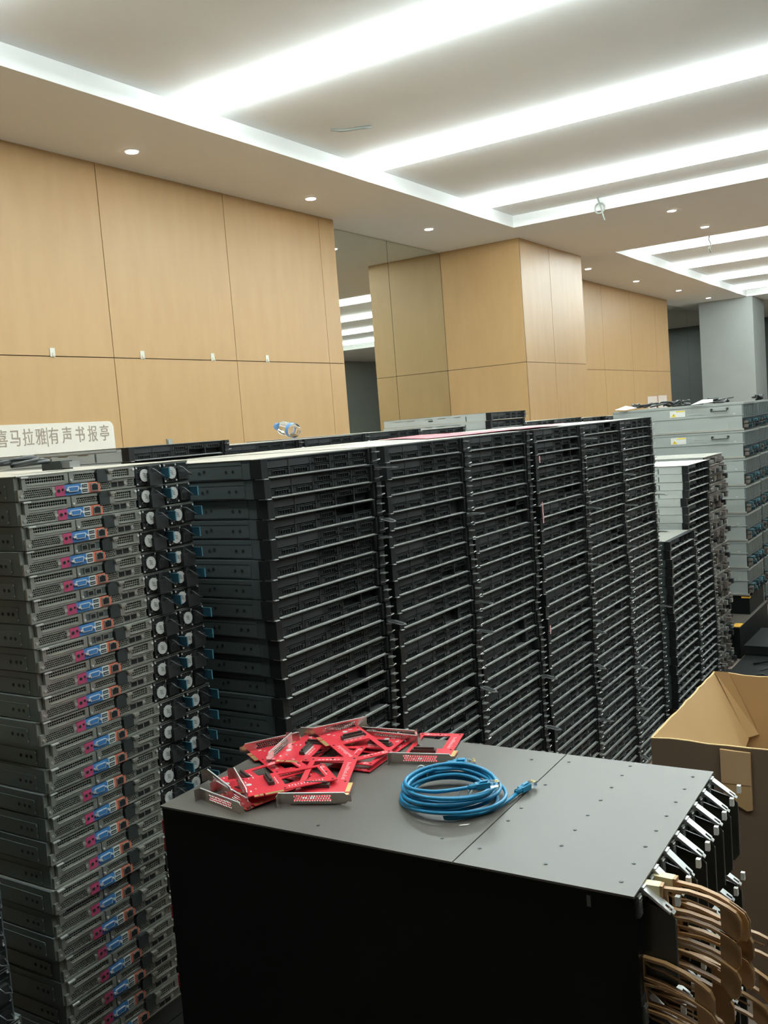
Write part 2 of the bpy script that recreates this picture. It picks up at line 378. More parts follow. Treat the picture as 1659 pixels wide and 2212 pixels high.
# ------------------------------------------------------------------ grey servers seen from behind
P2 = .0447
def rear_meshes():
    D = {}
    b = MB().box(-.70, -.006, 0, .4365, .0008, .0435, SLATE)
    b.box(-.70, -.002, .004, .430, .0425, .0440, ZINC).box(-.62, -.03, -.0012, 0, .003, .031, SLATE)
    for kx in (-.045, -.058, -.075, -.17, -.20, -.34): b.disc((kx, -.0012, .018), .0033, 'y', -.0006, DEEP, 8)
    b.disc((-.03, -.001, .028), .0018, 'y', -.0008, ZINC, 6); b.disc((-.03, -.001, .008), .0018, 'y', -.0008, ZINC, 6)
    b.box(-.012, -.0055, .001, .43, .001, .0425, ZINC)
    D['chassis'] = b.mesh('chassis')
    v = MB()          # left slot cover
    v.box(-.004, .003, .011, .0195, .018, .0425, ZINC).box(-.004, .003, .104, .113, .0235, .0425, ZINC)
    v.box(-.004, .003, .0195, .104, .0395, .0425, ZINC).box(-.004, .003, .0195, .104, .0215, .0295, ZINC)
    v.box(.003, .0042, .022, .102, .0265, .0275, ZINCL)
    v.perf(.0195, .104, .0295, .0395, 17, 2, ZINC, x=.001, fill=.38, square=True, stag=False)
    v.box(.002, .006, .009, .024, .0405, .0432, SILVER)
    D['slot_cover'] = v.mesh('slot_cover')
    g = MB()          # middle slot with round holes
    g.box(-.004, .003, .1155, .122, .0235, .0425, ZINC).box(-.004, .001, .122, .128, .0235, .0425, ZINC)
    g.box(-.004, .001, .122, .178, .0385, .0425, ZINC).box(-.004, .001, .122, .178, .0225, .0265, ZINC)
    g.perf(.128, .178, .0265, .0385, 11, 3, ZINC, x=-.001, fill=.43)
    g.disc((.003, .119, .0285), .0022, 'x', .002, SILVER, 8)
    D['vented_slot'] = g.mesh('vented_slot')
    g = MB()
    g.box(-.004, .003, .1155, .122, .0235, .0425, ZINC).box(-.004, .001, .122, .178, .0385, .0425, ZINC).box(-.004, .001, .122, .178, .0225, .0255, ZINC)
    g.box(-.004, -.001, .122, .178, .0255, .0385, SLATE)
    for yy in (.134, .153): g.box(-.001, .0012, yy, yy+.014, .0265, .0375, ZINC).box(.0012, .0014, yy+.0015, yy+.0125, .028, .036, DEEP)
    g.disc((.003, .119, .0285), .0022, 'x', .002, SILVER, 8)
    D['optical_slot'] = g.mesh('optical_slot')
    k = MB()          # dark formed metal block
    pts = [(.178+.003, .018), (.178+.003, .038), (.186, .0428), (.200, .0428), (.206, .039), (.206, .018)]
    k.prism(pts, -.004, .004, 'x', SLATED)
    D['riser_bracket'] = k.mesh('riser_bracket')
    r = MB()
    r.box(-.004, .004, .206, .217, .0195, .0425, ZINC).box(.004, .009, .205, .218, .038, .0425, ZINCL).box(.004, .0065, .208, .216, .034, .038, ZINCL)
    r.box(-.004, .003, .217, .277, .0395, .0425, ZINC).box(-.004, .003, .217, .277, .0215, .0255, ZINC).box(-.004, .003, .262, .277, .0255, .0395, ZINC)
    r.box(.003, .0042, .219, .275, .0225, .0235, ZINCL)
    r.perf(.217, .262, .0255, .0395, 9, 3, ZINC, x=.001, fill=.40, stag=False)
    r.disc((.004, .2725, .037), .0028, 'x', .002, SILVER, 8)
    D['slot_bracket'] = r.mesh('slot_bracket')
    a = MB()          # lower input output plate
    a.box(-.004, .002, .002, .278, .0005, .0035, ZINC).box(-.004, .002, .002, .103, .0185, .0205, ZINC).box(-.004, .002, .158, .278, .0185, .0205, ZINC)
    a.box(-.004, .002, .002, .0135, .0035, .0185, ZINC).disc((.002, .008, .009), .0028, 'x', .0015, ZINCL, 8)
    a.perf(.0135, .0745, .0035, .0185, 15, 4, ZINC, x=.001, fill=.42)
    a.box(-.004, .002, .0745, .082, .0035, .0185, ZINC).disc((.002, .078, .011), .0038, 'x', .0015, ZINCL, 8)
    a.perf(.188, .213, .0035, .0185, 6, 4, ZINC, x=.001, fill=.42)
    a.box(-.004, .001, .213, .256, .0035, .0185, ZINC)
    a.disc((.001, .2515, .0115), .0033, 'x', .0015, ZINCL, 8)
    a.perf(.256, .275, .0035, .0185, 5, 4, ZINC, x=.001, fill=.42)
    D['port_plate'] = a.mesh('port_plate')
    q = MB().box(-.004, .002, .213+.001, .248, .005, .0175, ZINC)
    for yy in (.2155, .2325): q.box(.002, .0024, yy, yy+.0145, .006, .0155, DEEP).box(.002, .004, yy, yy+.0145, .0155, .0172, BROWNC)
    D['optical_port'] = q.mesh('optical_port')
    p = MB().box(-.004, .0026, .082, .103, .001, .0205, PINK).disc((.0026, .089, .011), .0036, 'x', .0008, BROWNC, 10).disc((.0034, .089, .011), .0026, 'x', .0004, DEEP, 10).disc((.0026, .0985, .0125), .0022, 'x', .0008, DEEP, 8)
    D['audio_port'] = p.mesh('audio_port')
    u = MB().box(-.004, .0026, .103, .141, .001, .0205, BLUE)
    u.prism([(.110,.0165),(.132,.0165),(.134,.0145),(.1315,.0065),(.1105,.0065),(.108,.0145)], .0026, .0056, 'x', SILVER)
    u.prism([(.1118,.0152),(.1302,.0152),(.1318,.0140),(.1298,.0078),(.1122,.0078),(.1102,.0140)], .0056, .0058, 'x', BLUE)
    u.disc((.0026, .1062, .011), .0024, 'x', .004, SILVER, 6).disc((.0026, .1368, .011), .0024, 'x', .004, SILVER, 6)
    D['video_port'] = u.mesh('video_port')
    b = MB().box(-.004, .0026, .141, .158, .001, .0205, PALE).box(.0026, .003, .1432, .1558, .0125, .0178, DEEP).box(.0026, .003, .1432, .1558, .0035, .0088, DEEP)
    b.box(.003, .0036, .1442, .1548, .0145, .0156, PALE).box(.003, .0036, .1442, .1548, .0055, .0066, PALE)
    D['usb_port'] = b.mesh('usb_port')
    n = MB().box(-.004, .0026, .158, .187, .001, .0205, ORANGE).box(.0026, .0042, .1635, .1815, .003, .0182, ZINC).box(.0042, .0046, .1655, .1795, .005, .0155, DEEP).box(.0042, .0046, .1695, .1755, .0155, .0172, DEEP)
    D['network_port'] = n.mesh('network_port')
    w = MB()          # power supply, its own origin at its lower left
    w.box(-.28, .001, .001, .0735, .0015, .0415, BLACK)
    w.perf(.003, .034, .003, .039, 6, 7, BLACKM, x=.0022, fill=.40)
    w.box(.001, .004, .040, .070, .004, .030, BLACK).prism([(.042,.006),(.068,.006),(.068,.022),(.062,.027),(.048,.027),(.042,.022)], .004, .0055, 'x', BLACKM)
    w.box(.0055, .006, .046, .064, .009, .021, DEEP)
    for (yy, zz) in ((.004,.038), (.004,.005), (.036,.005), (.036,.038), (.070,.038)): w.disc((.001, yy, zz), .0019, 'x', .0022, SILVER, 8)
    w.box(.001, .0022, .002, .072, .0405, .0416, LIP).box(.001, .0022, .0015, .0022, .003, .041, RIM).box(.001, .003, .0345, .0352, .018, .041, LIP)
    D['power_supply'] = w.mesh('power_supply')
    f = MB().disc((.0035, .020, .0215), .0128, 'x', .0018, BADGE, 20)
    for dy, dz, s_ in ((-.0008,.0035,1),(.0008,-.0035,1),(0,0,1)):
        pts = [(.020+dy-.005*s_, .0215+dz-.0006), (.020+dy-.0025, .0215+dz+.0012), (.020+dy, .0215+dz), (.020+dy+.0025, .0215+dz-.0012), (.020+dy+.005, .0215+dz+.0006), (.020+dy+.0022, .0215+dz-.0002), (.020+dy, .0215+dz+.001), (.020+dy-.0022, .0215+dz+.0022)]
        f.prism(pts, .0053, .0056, 'x', DEEP)
    f.tube([(.0022,.010,.030),(.004,.013,.0305),(.0045,.02,.0322),(.004,.027,.0305),(.0022,.031,.034)], .0006, LIP, 5)
    f.tube([(.0022,.009,.008),(.004,.012,.0125),(.0045,.0165,.0108),(.0045,.0235,.0108),(.004,.028,.0125),(.0022,.031,.008)], .0006, LIP, 5)
    D['fan_badge'] = f.mesh('fan_badge')
    h = MB().tube([(.002,.041,.034),(.014,.042,.033),(.022,.048,.024),(.022,.060,.018),(.012,.066,.016),(.002,.068,.018)], .0013, RIM, 6)
    D['wire_handle'] = h.mesh('wire_handle', True)
    tt = MB().box(.001, .026, .0705, .0725, .014, .033, TEAL).box(.001, .0265, .0702, .0732, .033, .0338, TEALE).box(.026, .0268, .0702, .0732, .014, .0338, TEALE)
    D['release_tab'] = tt.mesh('release_tab')
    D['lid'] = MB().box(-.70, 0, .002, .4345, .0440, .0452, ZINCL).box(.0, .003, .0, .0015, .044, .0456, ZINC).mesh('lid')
    cl = MB().box(.001, .0135, .028, .0625, .0, .026, BLACKM).prism([(.030,.026),(.044,.026),(.041,.040),(.034,.040)], .001, .009, 'x', BLACKM)
    D['cable_retainer'] = cl.mesh('cable_retainer')
    return D
RMH = rear_meshes()
RREP = {}
def rear_server(x, y, z, label, group, top=False, i=0, cat='server', tabs=True):
    t = thing('grey_rack_server', label, cat, (x, y, z), 0, group)
    link('chassis', RMH['chassis'], t)
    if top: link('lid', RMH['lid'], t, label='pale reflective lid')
    for n in ('slot_cover', 'riser_bracket', 'slot_bracket', 'port_plate', 'optical_port', 'audio_port', 'video_port', 'usb_port', 'network_port'): link(n, RMH[n], t)
    link(*(('optical_slot', RMH['optical_slot']) if (i in (3, 4, 5, 6, 7)) else ('vented_slot', RMH['vented_slot'])), t)
    for k in (0, 1):
        p = link('power_supply', RMH['power_supply'], t, (0, .279+.0775*k, 0))
        link('fan_badge', RMH['fan_badge'], p, (0, R.uniform(-.001,.003), R.uniform(-.003,.002)))
        link('wire_handle', RMH['wire_handle'], p, rot=(0, R.uniform(-.1,.15), 0))
        if tabs and R.random() < .85: link('release_tab', RMH['release_tab'], p, (0, 0, R.uniform(-.002,.002)))
        if R.random() < .45: link('cable_retainer', RMH['cable_retainer'], p)
    return t
YL = [1.063,1.063,1.064,1.058,1.059,1.062,1.061,1.063,1.065,1.059,1.053,1.064,1.056,1.050,1.049,1.046,1.048,1.040,1.041,1.038,1.046,1.043,1.046,1.044,1.046,1.043]
for i in range(35):
    z = 1.520 - P2*i
    if z < 0: break
    if i < 25:
        rear_server(-1.467 + (.004 if i % 5 == 2 else 0) + R.uniform(-.002,.002), YL[i], z, 'grey rack server seen from behind, ' + ('topmost of the left stack' if i == 0 else ORD[i] + ' from the top of the left stack'), 'grey servers of the left stack', top=(i == 0), i=i)
    else: LITE.append((-1.467, 1.045, z))
# darker stack in the near left corner, only the ends of its power supplies show
YC = [.392,.390,.391,.3925,.391,.402,.409,.411]
for i in range(21):
    z = .951 - .0446*(i+1) 
    if z < 0: break
    if i < 7: rear_server(-1.30, YC[i]+.010, z, 'dark rack server with power supplies, ' + ('topmost' if i == 0 else ORD[i] + ' from the top') + ' of the near left corner stack', 'servers in the near left corner', top=(i == 0), i=i, tabs=False)
    else: LITE.append((-1.30, .40, z))
# everything hidden behind or under the visible servers
b = MB()
for (x, y, z) in LITE: b.box(x-.70, x-.006, y+.008, y+.436, z+.0005, z+.0425, SLATED)
o = link('buried_servers', b.mesh('buried_servers'), kind='stuff'); o['label'] = 'dark servers buried low inside the stacks, hidden by the ones in front'; o['category'] = 'servers'
# ------------------------------------------------------------------ text helper
def text_mesh(txt, size, depth, m):
    cu = bpy.data.curves.new('txt', 'FONT'); cu.body = txt; cu.size = size; cu.extrude = depth; cu.align_x = 'CENTER'; cu.align_y = 'CENTER'; cu.resolution_u = 3
    ob = bpy.data.objects.new('txt', cu); COL.objects.link(ob); bpy.context.view_layer.update()
    me = bpy.data.meshes.new_from_object(ob.evaluated_get(bpy.context.evaluated_depsgraph_get()))
    bpy.data.objects.remove(ob); me.materials.clear(); me.materials.append(m); return me
# ------------------------------------------------------------------ wall things
t = thing('wall_sign', 'long cream sign board with a rounded corner and taupe lettering on the wood wall', 'sign', (-5.779, 0, 0))
pts = [(3.2, 1.45), (5.115, 1.45), (5.115, 1.77)] + [(5.115-.05+.05*math.cos(a), 1.77+.05*math.sin(a)) for a in [k*PI/16 for k in range(1, 9)]] + [(3.2, 1.832)]
link('board', MB().prism(pts, 0, .008, 'x', SIGN).mesh('board'), t)
for ch, y in zip('喜马拉雅有声书报亭', (4.115, 4.222, 4.329, 4.436, 4.548, 4.667, 4.785, 4.904, 5.02)):
    link('letter', text_mesh(ch, .125, .002, LETTER), t, (.009, y, 1.722), rot=(PI/2, 0, PI/2)).scale = (.76, 1.04, 1)
link('divider_bar', MB().box(.008, .011, 4.488, 4.493, 1.655, 1.795, LETTER).mesh('divider_bar'), t)
hk = MB().box(0, .004, -.022, .022, -.035, .03, HOOK).mesh('plate'); hk2 = MB().tube([(.004,0,-.005),(.01,0,-.03),(.022,0,-.038),(.026,0,-.025)], .005, HOOK, 6).mesh('hook_arm')
for y, l in ((4.62, 'leftmost'), (5.496, 'second from the left'), (6.32, 'third from the left'), (7.07, 'rightmost')):
    t = thing('wall_hook', 'small off-white adhesive wall hook at the panel joint, ' + l, 'hook', (-5.779, y, 2.34))
    link('plate', hk, t); link('hook_arm', hk2, t)
t = thing('wall_socket', 'small grey socket low on the wood wall behind the rear servers', 'socket', (-5.779, 5.70, 1.62))
link('plate', MB().box(0, .008, -.03, .03, -.04, .03, ZINC).mesh('plate'), t); link('cover', MB().box(.008, .014, -.022, .022, -.028, .022, GREYM).mesh('cover'), t)
t = thing('paper_sheet', 'left of two pale paper sheets taped on the far wood wall', 'paper', (-5.748, 18.95, 1.69), data=MB().box(0, .003, -.32, .30, -.12, .12, PAPER).mesh('paper_sheet'))
t = thing('paper_sheet', 'right of two pale paper sheets taped on the far wood wall', 'paper', (-5.748, 19.63, 1.69), data=MB().box(0, .003, -.28, .30, -.13, .13, PAPER).mesh('paper_sheet'))
# ceiling cables
t = thing('ceiling_cable', 'short grey cable lying in an arc against the near coffer ceiling', 'cable', (-4.15, 6.3, HC-.012), data=MB().tube([(-.14,-.03,.006),(-.07,.0,-.01),(0,.02,-.014),(.07,.06,-.01),(.12,.14,.006)], .012, GREYM, 6).mesh('ceiling_cable', True))
pts = [(-.02,0,.20)] + [(.055*math.sin(a), 0, .055*math.cos(a)+.08) for a in [k*PI/8 for k in range(0, 17)]] + [(.03,.0,.02),(.05,0,-.06)]
thing('hanging_cable', 'looped grey cable hanging from the far edge of the near coffer', 'cable', (-3.62, 10.38, 3.735+.0), data=MB().tube(pts, .009, GREYM, 6).mesh('hanging_cable', True))
pts = [(0,0,.235),(-.01,0,.18),(.015,0,.12),(-.01,0,.06),(.01,0,0)]
thing('hanging_cable', 'short cable end dangling from the far coffer beside its nearest strip', 'cable', (-3.35, 14.1, 3.70), data=MB().tube(pts, .010, GREYM, 6).mesh('hanging_cable2', True))
# ------------------------------------------------------------------ right hand stacks
LITE2 = []
for i in range(21):
    z = .946 - P1*(i+1)
    if z < 0: break
    x = -1.335 + R.uniform(-.006,.006)
    if i < 19: black_server(x, 4.56+R.uniform(-.004,.004), z, 'black rack server, ' + place(i, 'the short stack right of the sixth'), 'servers of the short stack', top=(i == 0), drives=False)
for i in range(28):
    z = 1.279 - P1*(i+1)
    if z < 0: break
    pale_server(-1.372 + (-.012 if 3 < i < 12 else 0) + R.uniform(-.004,.004), 5.07+R.uniform(-.004,.004), z, 'pale-sided rack server, ' + place(i, 'the grey stack behind the short one'), 'servers of the pale grey stack', top=(i == 0))
cb = {}
b = MB().box(-.70, -.006, 0, .42, .001, .05, GREYM).box(-.62, -.05, -.001, 0, .036, .038, LIP)
b.box(-.70, .004, -.002, .425, .050, .0525, ZINCL); cb['chassis'] = b.mesh('chassis')
for k in range(3):
    b = MB().box(-.006, .0, .005, .415, .003, .048, BROWNC)
    for j in range(9):
        y = .01 + j*.045 + R.uniform(0, .01); b.box(0, R.uniform(.008,.03), y, y+R.uniform(.015,.032), R.uniform(.004,.014), R.uniform(.022,.044), R.choice([BROWNC, BROWNC, BLACKM, ZINC]))
    cb[k] = b.mesh('connector_row')
cb['lever'] = MB().box(0, .055, .0, .012, 0, .003, LIP).box(.05, .056, 0, .012, -.012, 0, LIP).mesh('lever')
nC = 24
for i in range(nC):
    z = 1.292 - .0538*(i+1)
    if z < 0: break
    t = thing('grey_server_node', 'grey server node with dusty brown connectors, ' + place(i, 'the connector stack'), 'server', (-1.40+R.uniform(-.012,.012), 5.55+R.uniform(-.006,.006), z), 0, 'nodes of the connector stack')
    link('chassis', cb['chassis'], t); link('connector_row', cb[i % 3], t)
    if i > 14: link('lever', cb['lever'], t, (0, .05, .02))
# big grey enclosures with handles and warning labels
def big_meshes():
    D = {}; h = .178; K = .178/.25
    b = MB().box(-.86, -.01, 0, .44, .002, h, GREYM).box(-.86, .004, -.003, .443, h-.012, h, GREYM).box(-.86, -.002, -.0035, 0, .096, .101, GREYM)
    b.box(-.86, .0, -.006, 0, .0, .012, ZINCL); D['casing'] = b.mesh('casing')
    f = MB().box(-.01, 0, .0, .44, .11, .238, GREYD)
    for k in range(11): f.box(0, .002, .02+k*.038, .045+k*.038, .12, .23, SLATE)
    D['front_panel'] = f.mesh('front_panel')
    c = MB().box(-.01, -.004, 0, .44, .012, .108, BLACK)
    for k in range(10):
        for j in range(2):
            y = .012+k*.043+R.uniform(0,.006); z = .018+j*.044+R.uniform(0,.008)
            c.box(-.004, R.uniform(.006,.035), y, y+R.uniform(.018,.03), z, z+R.uniform(.018,.032), R.choice([TEALD, TEALD, TEALB, BLACKM, BROWNC, GREYD]))
    for k in range(6): c.tube([(0,.03+k*.07,.05),(.03,.04+k*.07,.07+.01*(k % 2)),(.04,.055+k*.07,.045),(.01,.07+k*.07,.02)], .003, CORD, 5)
    D['connector_bay'] = c.mesh('connector_bay')
    hd = MB().tube([(-.20,-.002,.205),(-.20,-.018,.198),(-.20,-.02,.185),(-.10,-.02,.185),(-.10,-.018,.198),(-.10,-.002,.205)], .005, CORD, 6).box(-.207,-.193,-.004,0,.198,.212,CORD).box(-.107,-.093,-.004,0,.198,.212,CORD)
    D['handle'] = hd.mesh('handle')
    l = MB().box(-.47, -.37, -.0015, 0, .155, .215, LABELW).box(-.43, -.372, -.0022, -.0015, .203, .213, YELLOW)
    l.prism([(-.463,.160),(-.427,.160),(-.445,.192)], -.0022, -.0015, 'y', YELLOW).box(-.4465,-.4435,-.0027,-.0022,.168,.182,CORD)
    D['warning_label'] = l.mesh('warning_label')
    s = MB().box(-.33, -.27, -.0015, 0, .162, .166, LIP).box(-.32, -.26, -.0015, 0, .184, .187, LIP).box(-.25, -.235, -.003, 0, .155, .160, LIP).box(-.36, -.35, -.003, 0, .155, .162, LIP).box(-.065, -.05, -.003, 0, .152, .156, SILVER)
    D['catch'] = s.mesh('catch')
    for me in (D[k] for k in ('front_panel', 'connector_bay', 'handle', 'warning_label', 'catch')):
        for v in me.vertices: v.co.z *= K
    return D
BG = big_meshes()
def big(x, y, z, label, front=True, lab=True):
    t = thing('equipment_enclosure', label, 'enclosure', (x, y, z), 0, 'tall grey equipment enclosures')
    for k in ('casing', 'front_panel', 'connector_bay', 'catch') + (('handle', 'warning_label') if lab else ()): link(k, BG[k], t)
DN = ['topmost', 'second from the top', 'third from the top', 'fourth from the top', 'fifth from the top', 'sixth from the top', 'lowest', 'hidden at the bottom']
for i in range(7):
    big(-1.36-.002*i, 6.40, 1.587-.1802*(i+1), 'big grey enclosure %s, %s in its stack' % ('with handle and yellow warning label' if i < 2 else 'behind the connector stack', DN[i]), lab=i < 2)
for i in range(8):
    big(-1.37, 6.90, 1.60-.1802*(i+1)-.01, 'big grey enclosure of the last stack at the right edge, ' + DN[i], lab=False)
t = thing('black_enclosure', 'low black enclosure with an amber tag under the grey enclosures', 'enclosure', (-1.36, 6.02, 0))
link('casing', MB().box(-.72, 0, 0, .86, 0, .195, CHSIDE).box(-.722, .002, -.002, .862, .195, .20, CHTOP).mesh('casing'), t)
link('amber_tag', MB().box(-.045, .003, -.003, .10, .2002, .203, YTAG).mesh('amber_tag'), t)
t = thing('black_enclosure', 'flat black enclosure with a small amber tag, directly below the lowest grey one', 'enclosure', (-1.375, 6.40, .201))
link('casing', MB().box(-.80, 0, 0, .44, 0, .12, CHSIDE).mesh('casing'), t); link('amber_tag', MB().box(-.05, .003, -.003, .03, .107, .1175, YTAG).mesh('amber_tag'), t)
# ------------------------------------------------------------------ loose cords
def wander(cx, cy, z, sx, sy, n, r, m, seed, sz=.012):
    q = random.Random(seed); pts = []; a = q.uniform(0, 6)
    for i in range(n):
        a += q.uniform(-.9, 1.1); pts.append((cx+sx*math.cos(a)*q.uniform(.5,1), cy+sy*math.sin(a)*q.uniform(.5,1), z+q.uniform(0, sz)+r))
    out = []
    for i in range(len(pts)-1):
        p0, p1, p2, p3 = [Vector(pts[max(0, min(len(pts)-1, j))]) for j in (i-1, i, i+1, i+2)]
        for k in range(5):
            u = k/5; out.append(.5*((2*p1)+(p2-p0)*u+(2*p0-5*p1+4*p2-p3)*u*u+(3*p1-p0-3*p2+p3)*u**3))
    return out
b = MB()
for k in range(4): b.tube(wander(-1.76, 1.13+.03*k, 1.5665+.006*k, .16, .14, 12, .0042, CORD, 30+k, .010), .0042, CORD, 6)
t = thing('power_cord', 'tangle of black power cords lying on the left grey stack', 'cord', (0, 0, 0)); link('cord', b.mesh('cord', True), t)
link('plug', MB().box(-1.66, -1.60, 1.27, 1.30, 1.567, 1.585, CORDG).box(-1.60,-1.575,1.272,1.298,1.57,1.582,LIP).mesh('plug'), t); link('plug', MB().box(-1.80, -1.77, 1.16, 1.22, 1.575, 1.60, CORDG).mesh('plug'), t)
b = MB()
for k in range(7): b.tube(wander(-2.05+.11*k, 6.62, 1.5875, .12, .16, 14, .006, CORD, 50+k, .035), .006, [CORD, CORDG][k % 2], 5)
thing('cable_heap', 'messy heap of dark cables on top of the tallest grey enclosure', 'cables', data=b.mesh('cable_heap', True))
for k, (x, y, a) in enumerate(((-1.62, 6.425, .1), (-2.14, 6.44, 1.2))):
    thing('paper_scrap', ['crumpled white paper scrap in front of the cable heap', 'second paper scrap half under the cable heap'][k], 'paper', (x, y, 1.592), a, data=MB().add([(-.07,-.05,0),(.07,-.04,.01),(.06,.05,.028),(-.06,.05,.006),(0,0,.03)], [(0,1,4),(1,2,4),(2,3,4),(3,0,4),(0,3,2,1)], LABELW).mesh('paper_scrap'))
thing('floor_cords', 'dark cords lying on the brown carpet beyond the carton', 'cords', data=(lambda b: [b.tube(wander(-.95+.12*k, 5.4+.35*k, .0, .15, .3, 10, .006, CORD, 80+k, .02), .006, CORD, 5) for k in range(5)] and b)(MB()).mesh('floor_cords', True))
# pink film on the stack tops
def film(pts, z, label):
    n = len(pts); b = MB(); vs = [(x, y, z + .0015*(i % 3)) for i, (x, y) in enumerate(pts)]
    b.add(vs + [(x, y, zz-.0006) for x, y, zz in vs], [tuple(range(n)), tuple(range(2*n-1, n-1, -1))] + [(i, i+n, (i+1) % n+n, (i+1) % n) for i in range(n)], PINKF)
    thing('plastic_film', label, 'film', data=b.mesh('plastic_film'))
film([(-1.475,2.55),(-1.42,2.75),(-1.40,3.0),(-1.42,3.28),(-1.75,3.3),(-2.0,3.4),(-1.95,3.0),(-1.72,2.8)], 1.5572, 'crumpled pink plastic film draped over the second and third black stacks')
film([(-1.35,3.03),(-1.36,3.3),(-1.46,3.62),(-1.60,3.6),(-1.50,3.3),(-1.45,3.03)], 1.5610, 'narrow strip of pink film on the fourth black stack')
for z, h_, l in ((1.440, .024, 'uppermost'), (1.232, .074, 'middle'), (.845, .03, 'lowest')):
    thing('tape_strip', 'thin pinkish tape strip on the front edge of the fourth black stack, ' + l, 'tape', (-1.312, 3.011, z), data=MB().box(0, .0012, -.002, .006, 0, h_, PINKF).box(.0012,.0016,-.001,.002,0,h_,LABELW).mesh('tape_strip'))
# opened levers sticking out between the stacks
lv = MB().prism([(0,0),(.050,-.012),(.062,-.002),(.050,.008),(.010,.022),(0,.020)], 0, .0022, 'z', LIP).prism([(.004,.004),(.046,-.006),(.052,.0),(.044,.004),(.008,.016)], .0022, .0040, 'z', RIM).mesh('open_lever')
allsrv = [o for o in COL.objects if o.name.startswith('rack_server') and o.get('group', '').startswith('servers of the')]
for o in allsrv:
    if 'black stack' in o['group'] and (R.random() < .20 or (o.location.y < 2 and 1.25 < o.location.z < 1.34)): link('open_lever', lv, o, (.004, .432, .034), rot=(R.uniform(-.1,.1), R.uniform(-.05,.1), R.uniform(-.5,.3)), label='swung-out silver lever')
# ------------------------------------------------------------------ foreground black chassis
TH = .026
L_, W_ = .7987, .4414
bx = thing('modular_chassis', 'large matt black modular chassis carrying the red cards and blue cables', 'chassis', (-1.187, 1.072, .42), TH)
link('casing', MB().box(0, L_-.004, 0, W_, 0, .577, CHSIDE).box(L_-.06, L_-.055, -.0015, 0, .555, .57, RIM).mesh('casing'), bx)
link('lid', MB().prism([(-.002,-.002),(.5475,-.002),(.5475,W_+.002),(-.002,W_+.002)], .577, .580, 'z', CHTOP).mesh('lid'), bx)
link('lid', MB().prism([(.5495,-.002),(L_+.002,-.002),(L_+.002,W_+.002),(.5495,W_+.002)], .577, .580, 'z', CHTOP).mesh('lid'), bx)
scm = MB().disc((0,0,0), .0028, 'z', .0009, RIM, 10).box(-.0016, .0016, -.0004, .0004, .0009, .00095, DEEP).mesh('screw')
SCR = []
from math import cos, sin
for X, ys in ((.775, [.03+.0545*k for k in range(8)]), (.668, [.04, .10, .155, .21, .27, .325, .38, .425]), (.565, [.05, .15, .20, .30, .41]), (.50, [.06, .4]), (.30, [.03])):
    for y in ys: link('screw', scm, bx, (X, y, .580), R.uniform(0, 3))
frm = MB()
for k in range(9): frm.box(L_-.004, L_+.002, k*W_/8-.0025 if k else 0, k*W_/8+.0025 if k < 8 else W_, .0, .575, CHSIDE)
link('front_frame', frm.mesh('front_frame'), bx)
lev = MB()      # silver ejector lever with a slotted tip
for (a0, a1, b0, b1) in ((0,.026,-.0072,.0072), (.026,.034,-.0072,-.0025), (.026,.034,.0025,.0072)): lev.prism([(a0,-.74*a0),(a1,-.74*a1),(a1,-.74*a1-.0014),(a0,-.74*a0-.0014)], b0, b1, 'y', SILVER)
lev.prism([(.0,0),(.034,-.0252),(.034,-.0280),(.0,-.005)], -.0078, -.0072, 'y', LIP); lev.box(-.004, .002, -.0072, .0072, -.008, .001, SILVER).prism([(.034,-.0252),(.0375,-.0278),(.0375,-.0292),(.034,-.0266)], -.0045, .0045, 'y', SILVER)
lev = lev.mesh('ejector_lever')
hp = MB()       # smoked handle panel below the lever
hp.prism([(0,-.012),(.034,-.022),(.042,-.030),(.042,-.115),(.034,-.126),(0,-.130)], -.0012, .0012, 'y', SMOKE).prism([(.0415,-.030),(.0428,-.031),(.0428,-.115),(.0415,-.115)], -.0016, .0016, 'y', RIM)
hp = hp.mesh('handle_panel')
tb = MB().box(0, .006, -.0035, .0035, -.005, .007, LABELW).mesh('end_tab')
lp = MB().box(0, .003, -.006, .006, -.028, 0, ZINC)
for k in range(6): lp.box(.003, .0042, -.005, .005, -.026+k*.0042, -.0235+k*.0042, LIP)
lp = lp.mesh('ribbed_plate')
fb = MB().box(-.02, .0, -.0255, .0255, -.143, 0, BLACK).box(0, .002, -.024, .024, -.14, -.132, RIM).mesh('module_face')
for row, zt in enumerate((.572, .427, .262)):
    for k in range(8):
        md = link('line_module', fb, bx, (L_, (k+.5)*W_/8, zt))
        link('ejector_lever', lev, md, (.003, .010, .004), rot=(0, R.uniform(-.04,.10), R.uniform(-.05,.05)))
        link('handle_panel', hp, md, (0, .006, 0)); link('end_tab', tb, md, (.040, .017, -.012)); link('ribbed_plate', lp, md, (0, -.008, .0))
for z in (.526, .495, .374, .25): link('release_tab', MB().box(-.014, 0, .01, .024, z, z+.022, REDP).mesh('release_tab'), bx, label='red plastic tab')
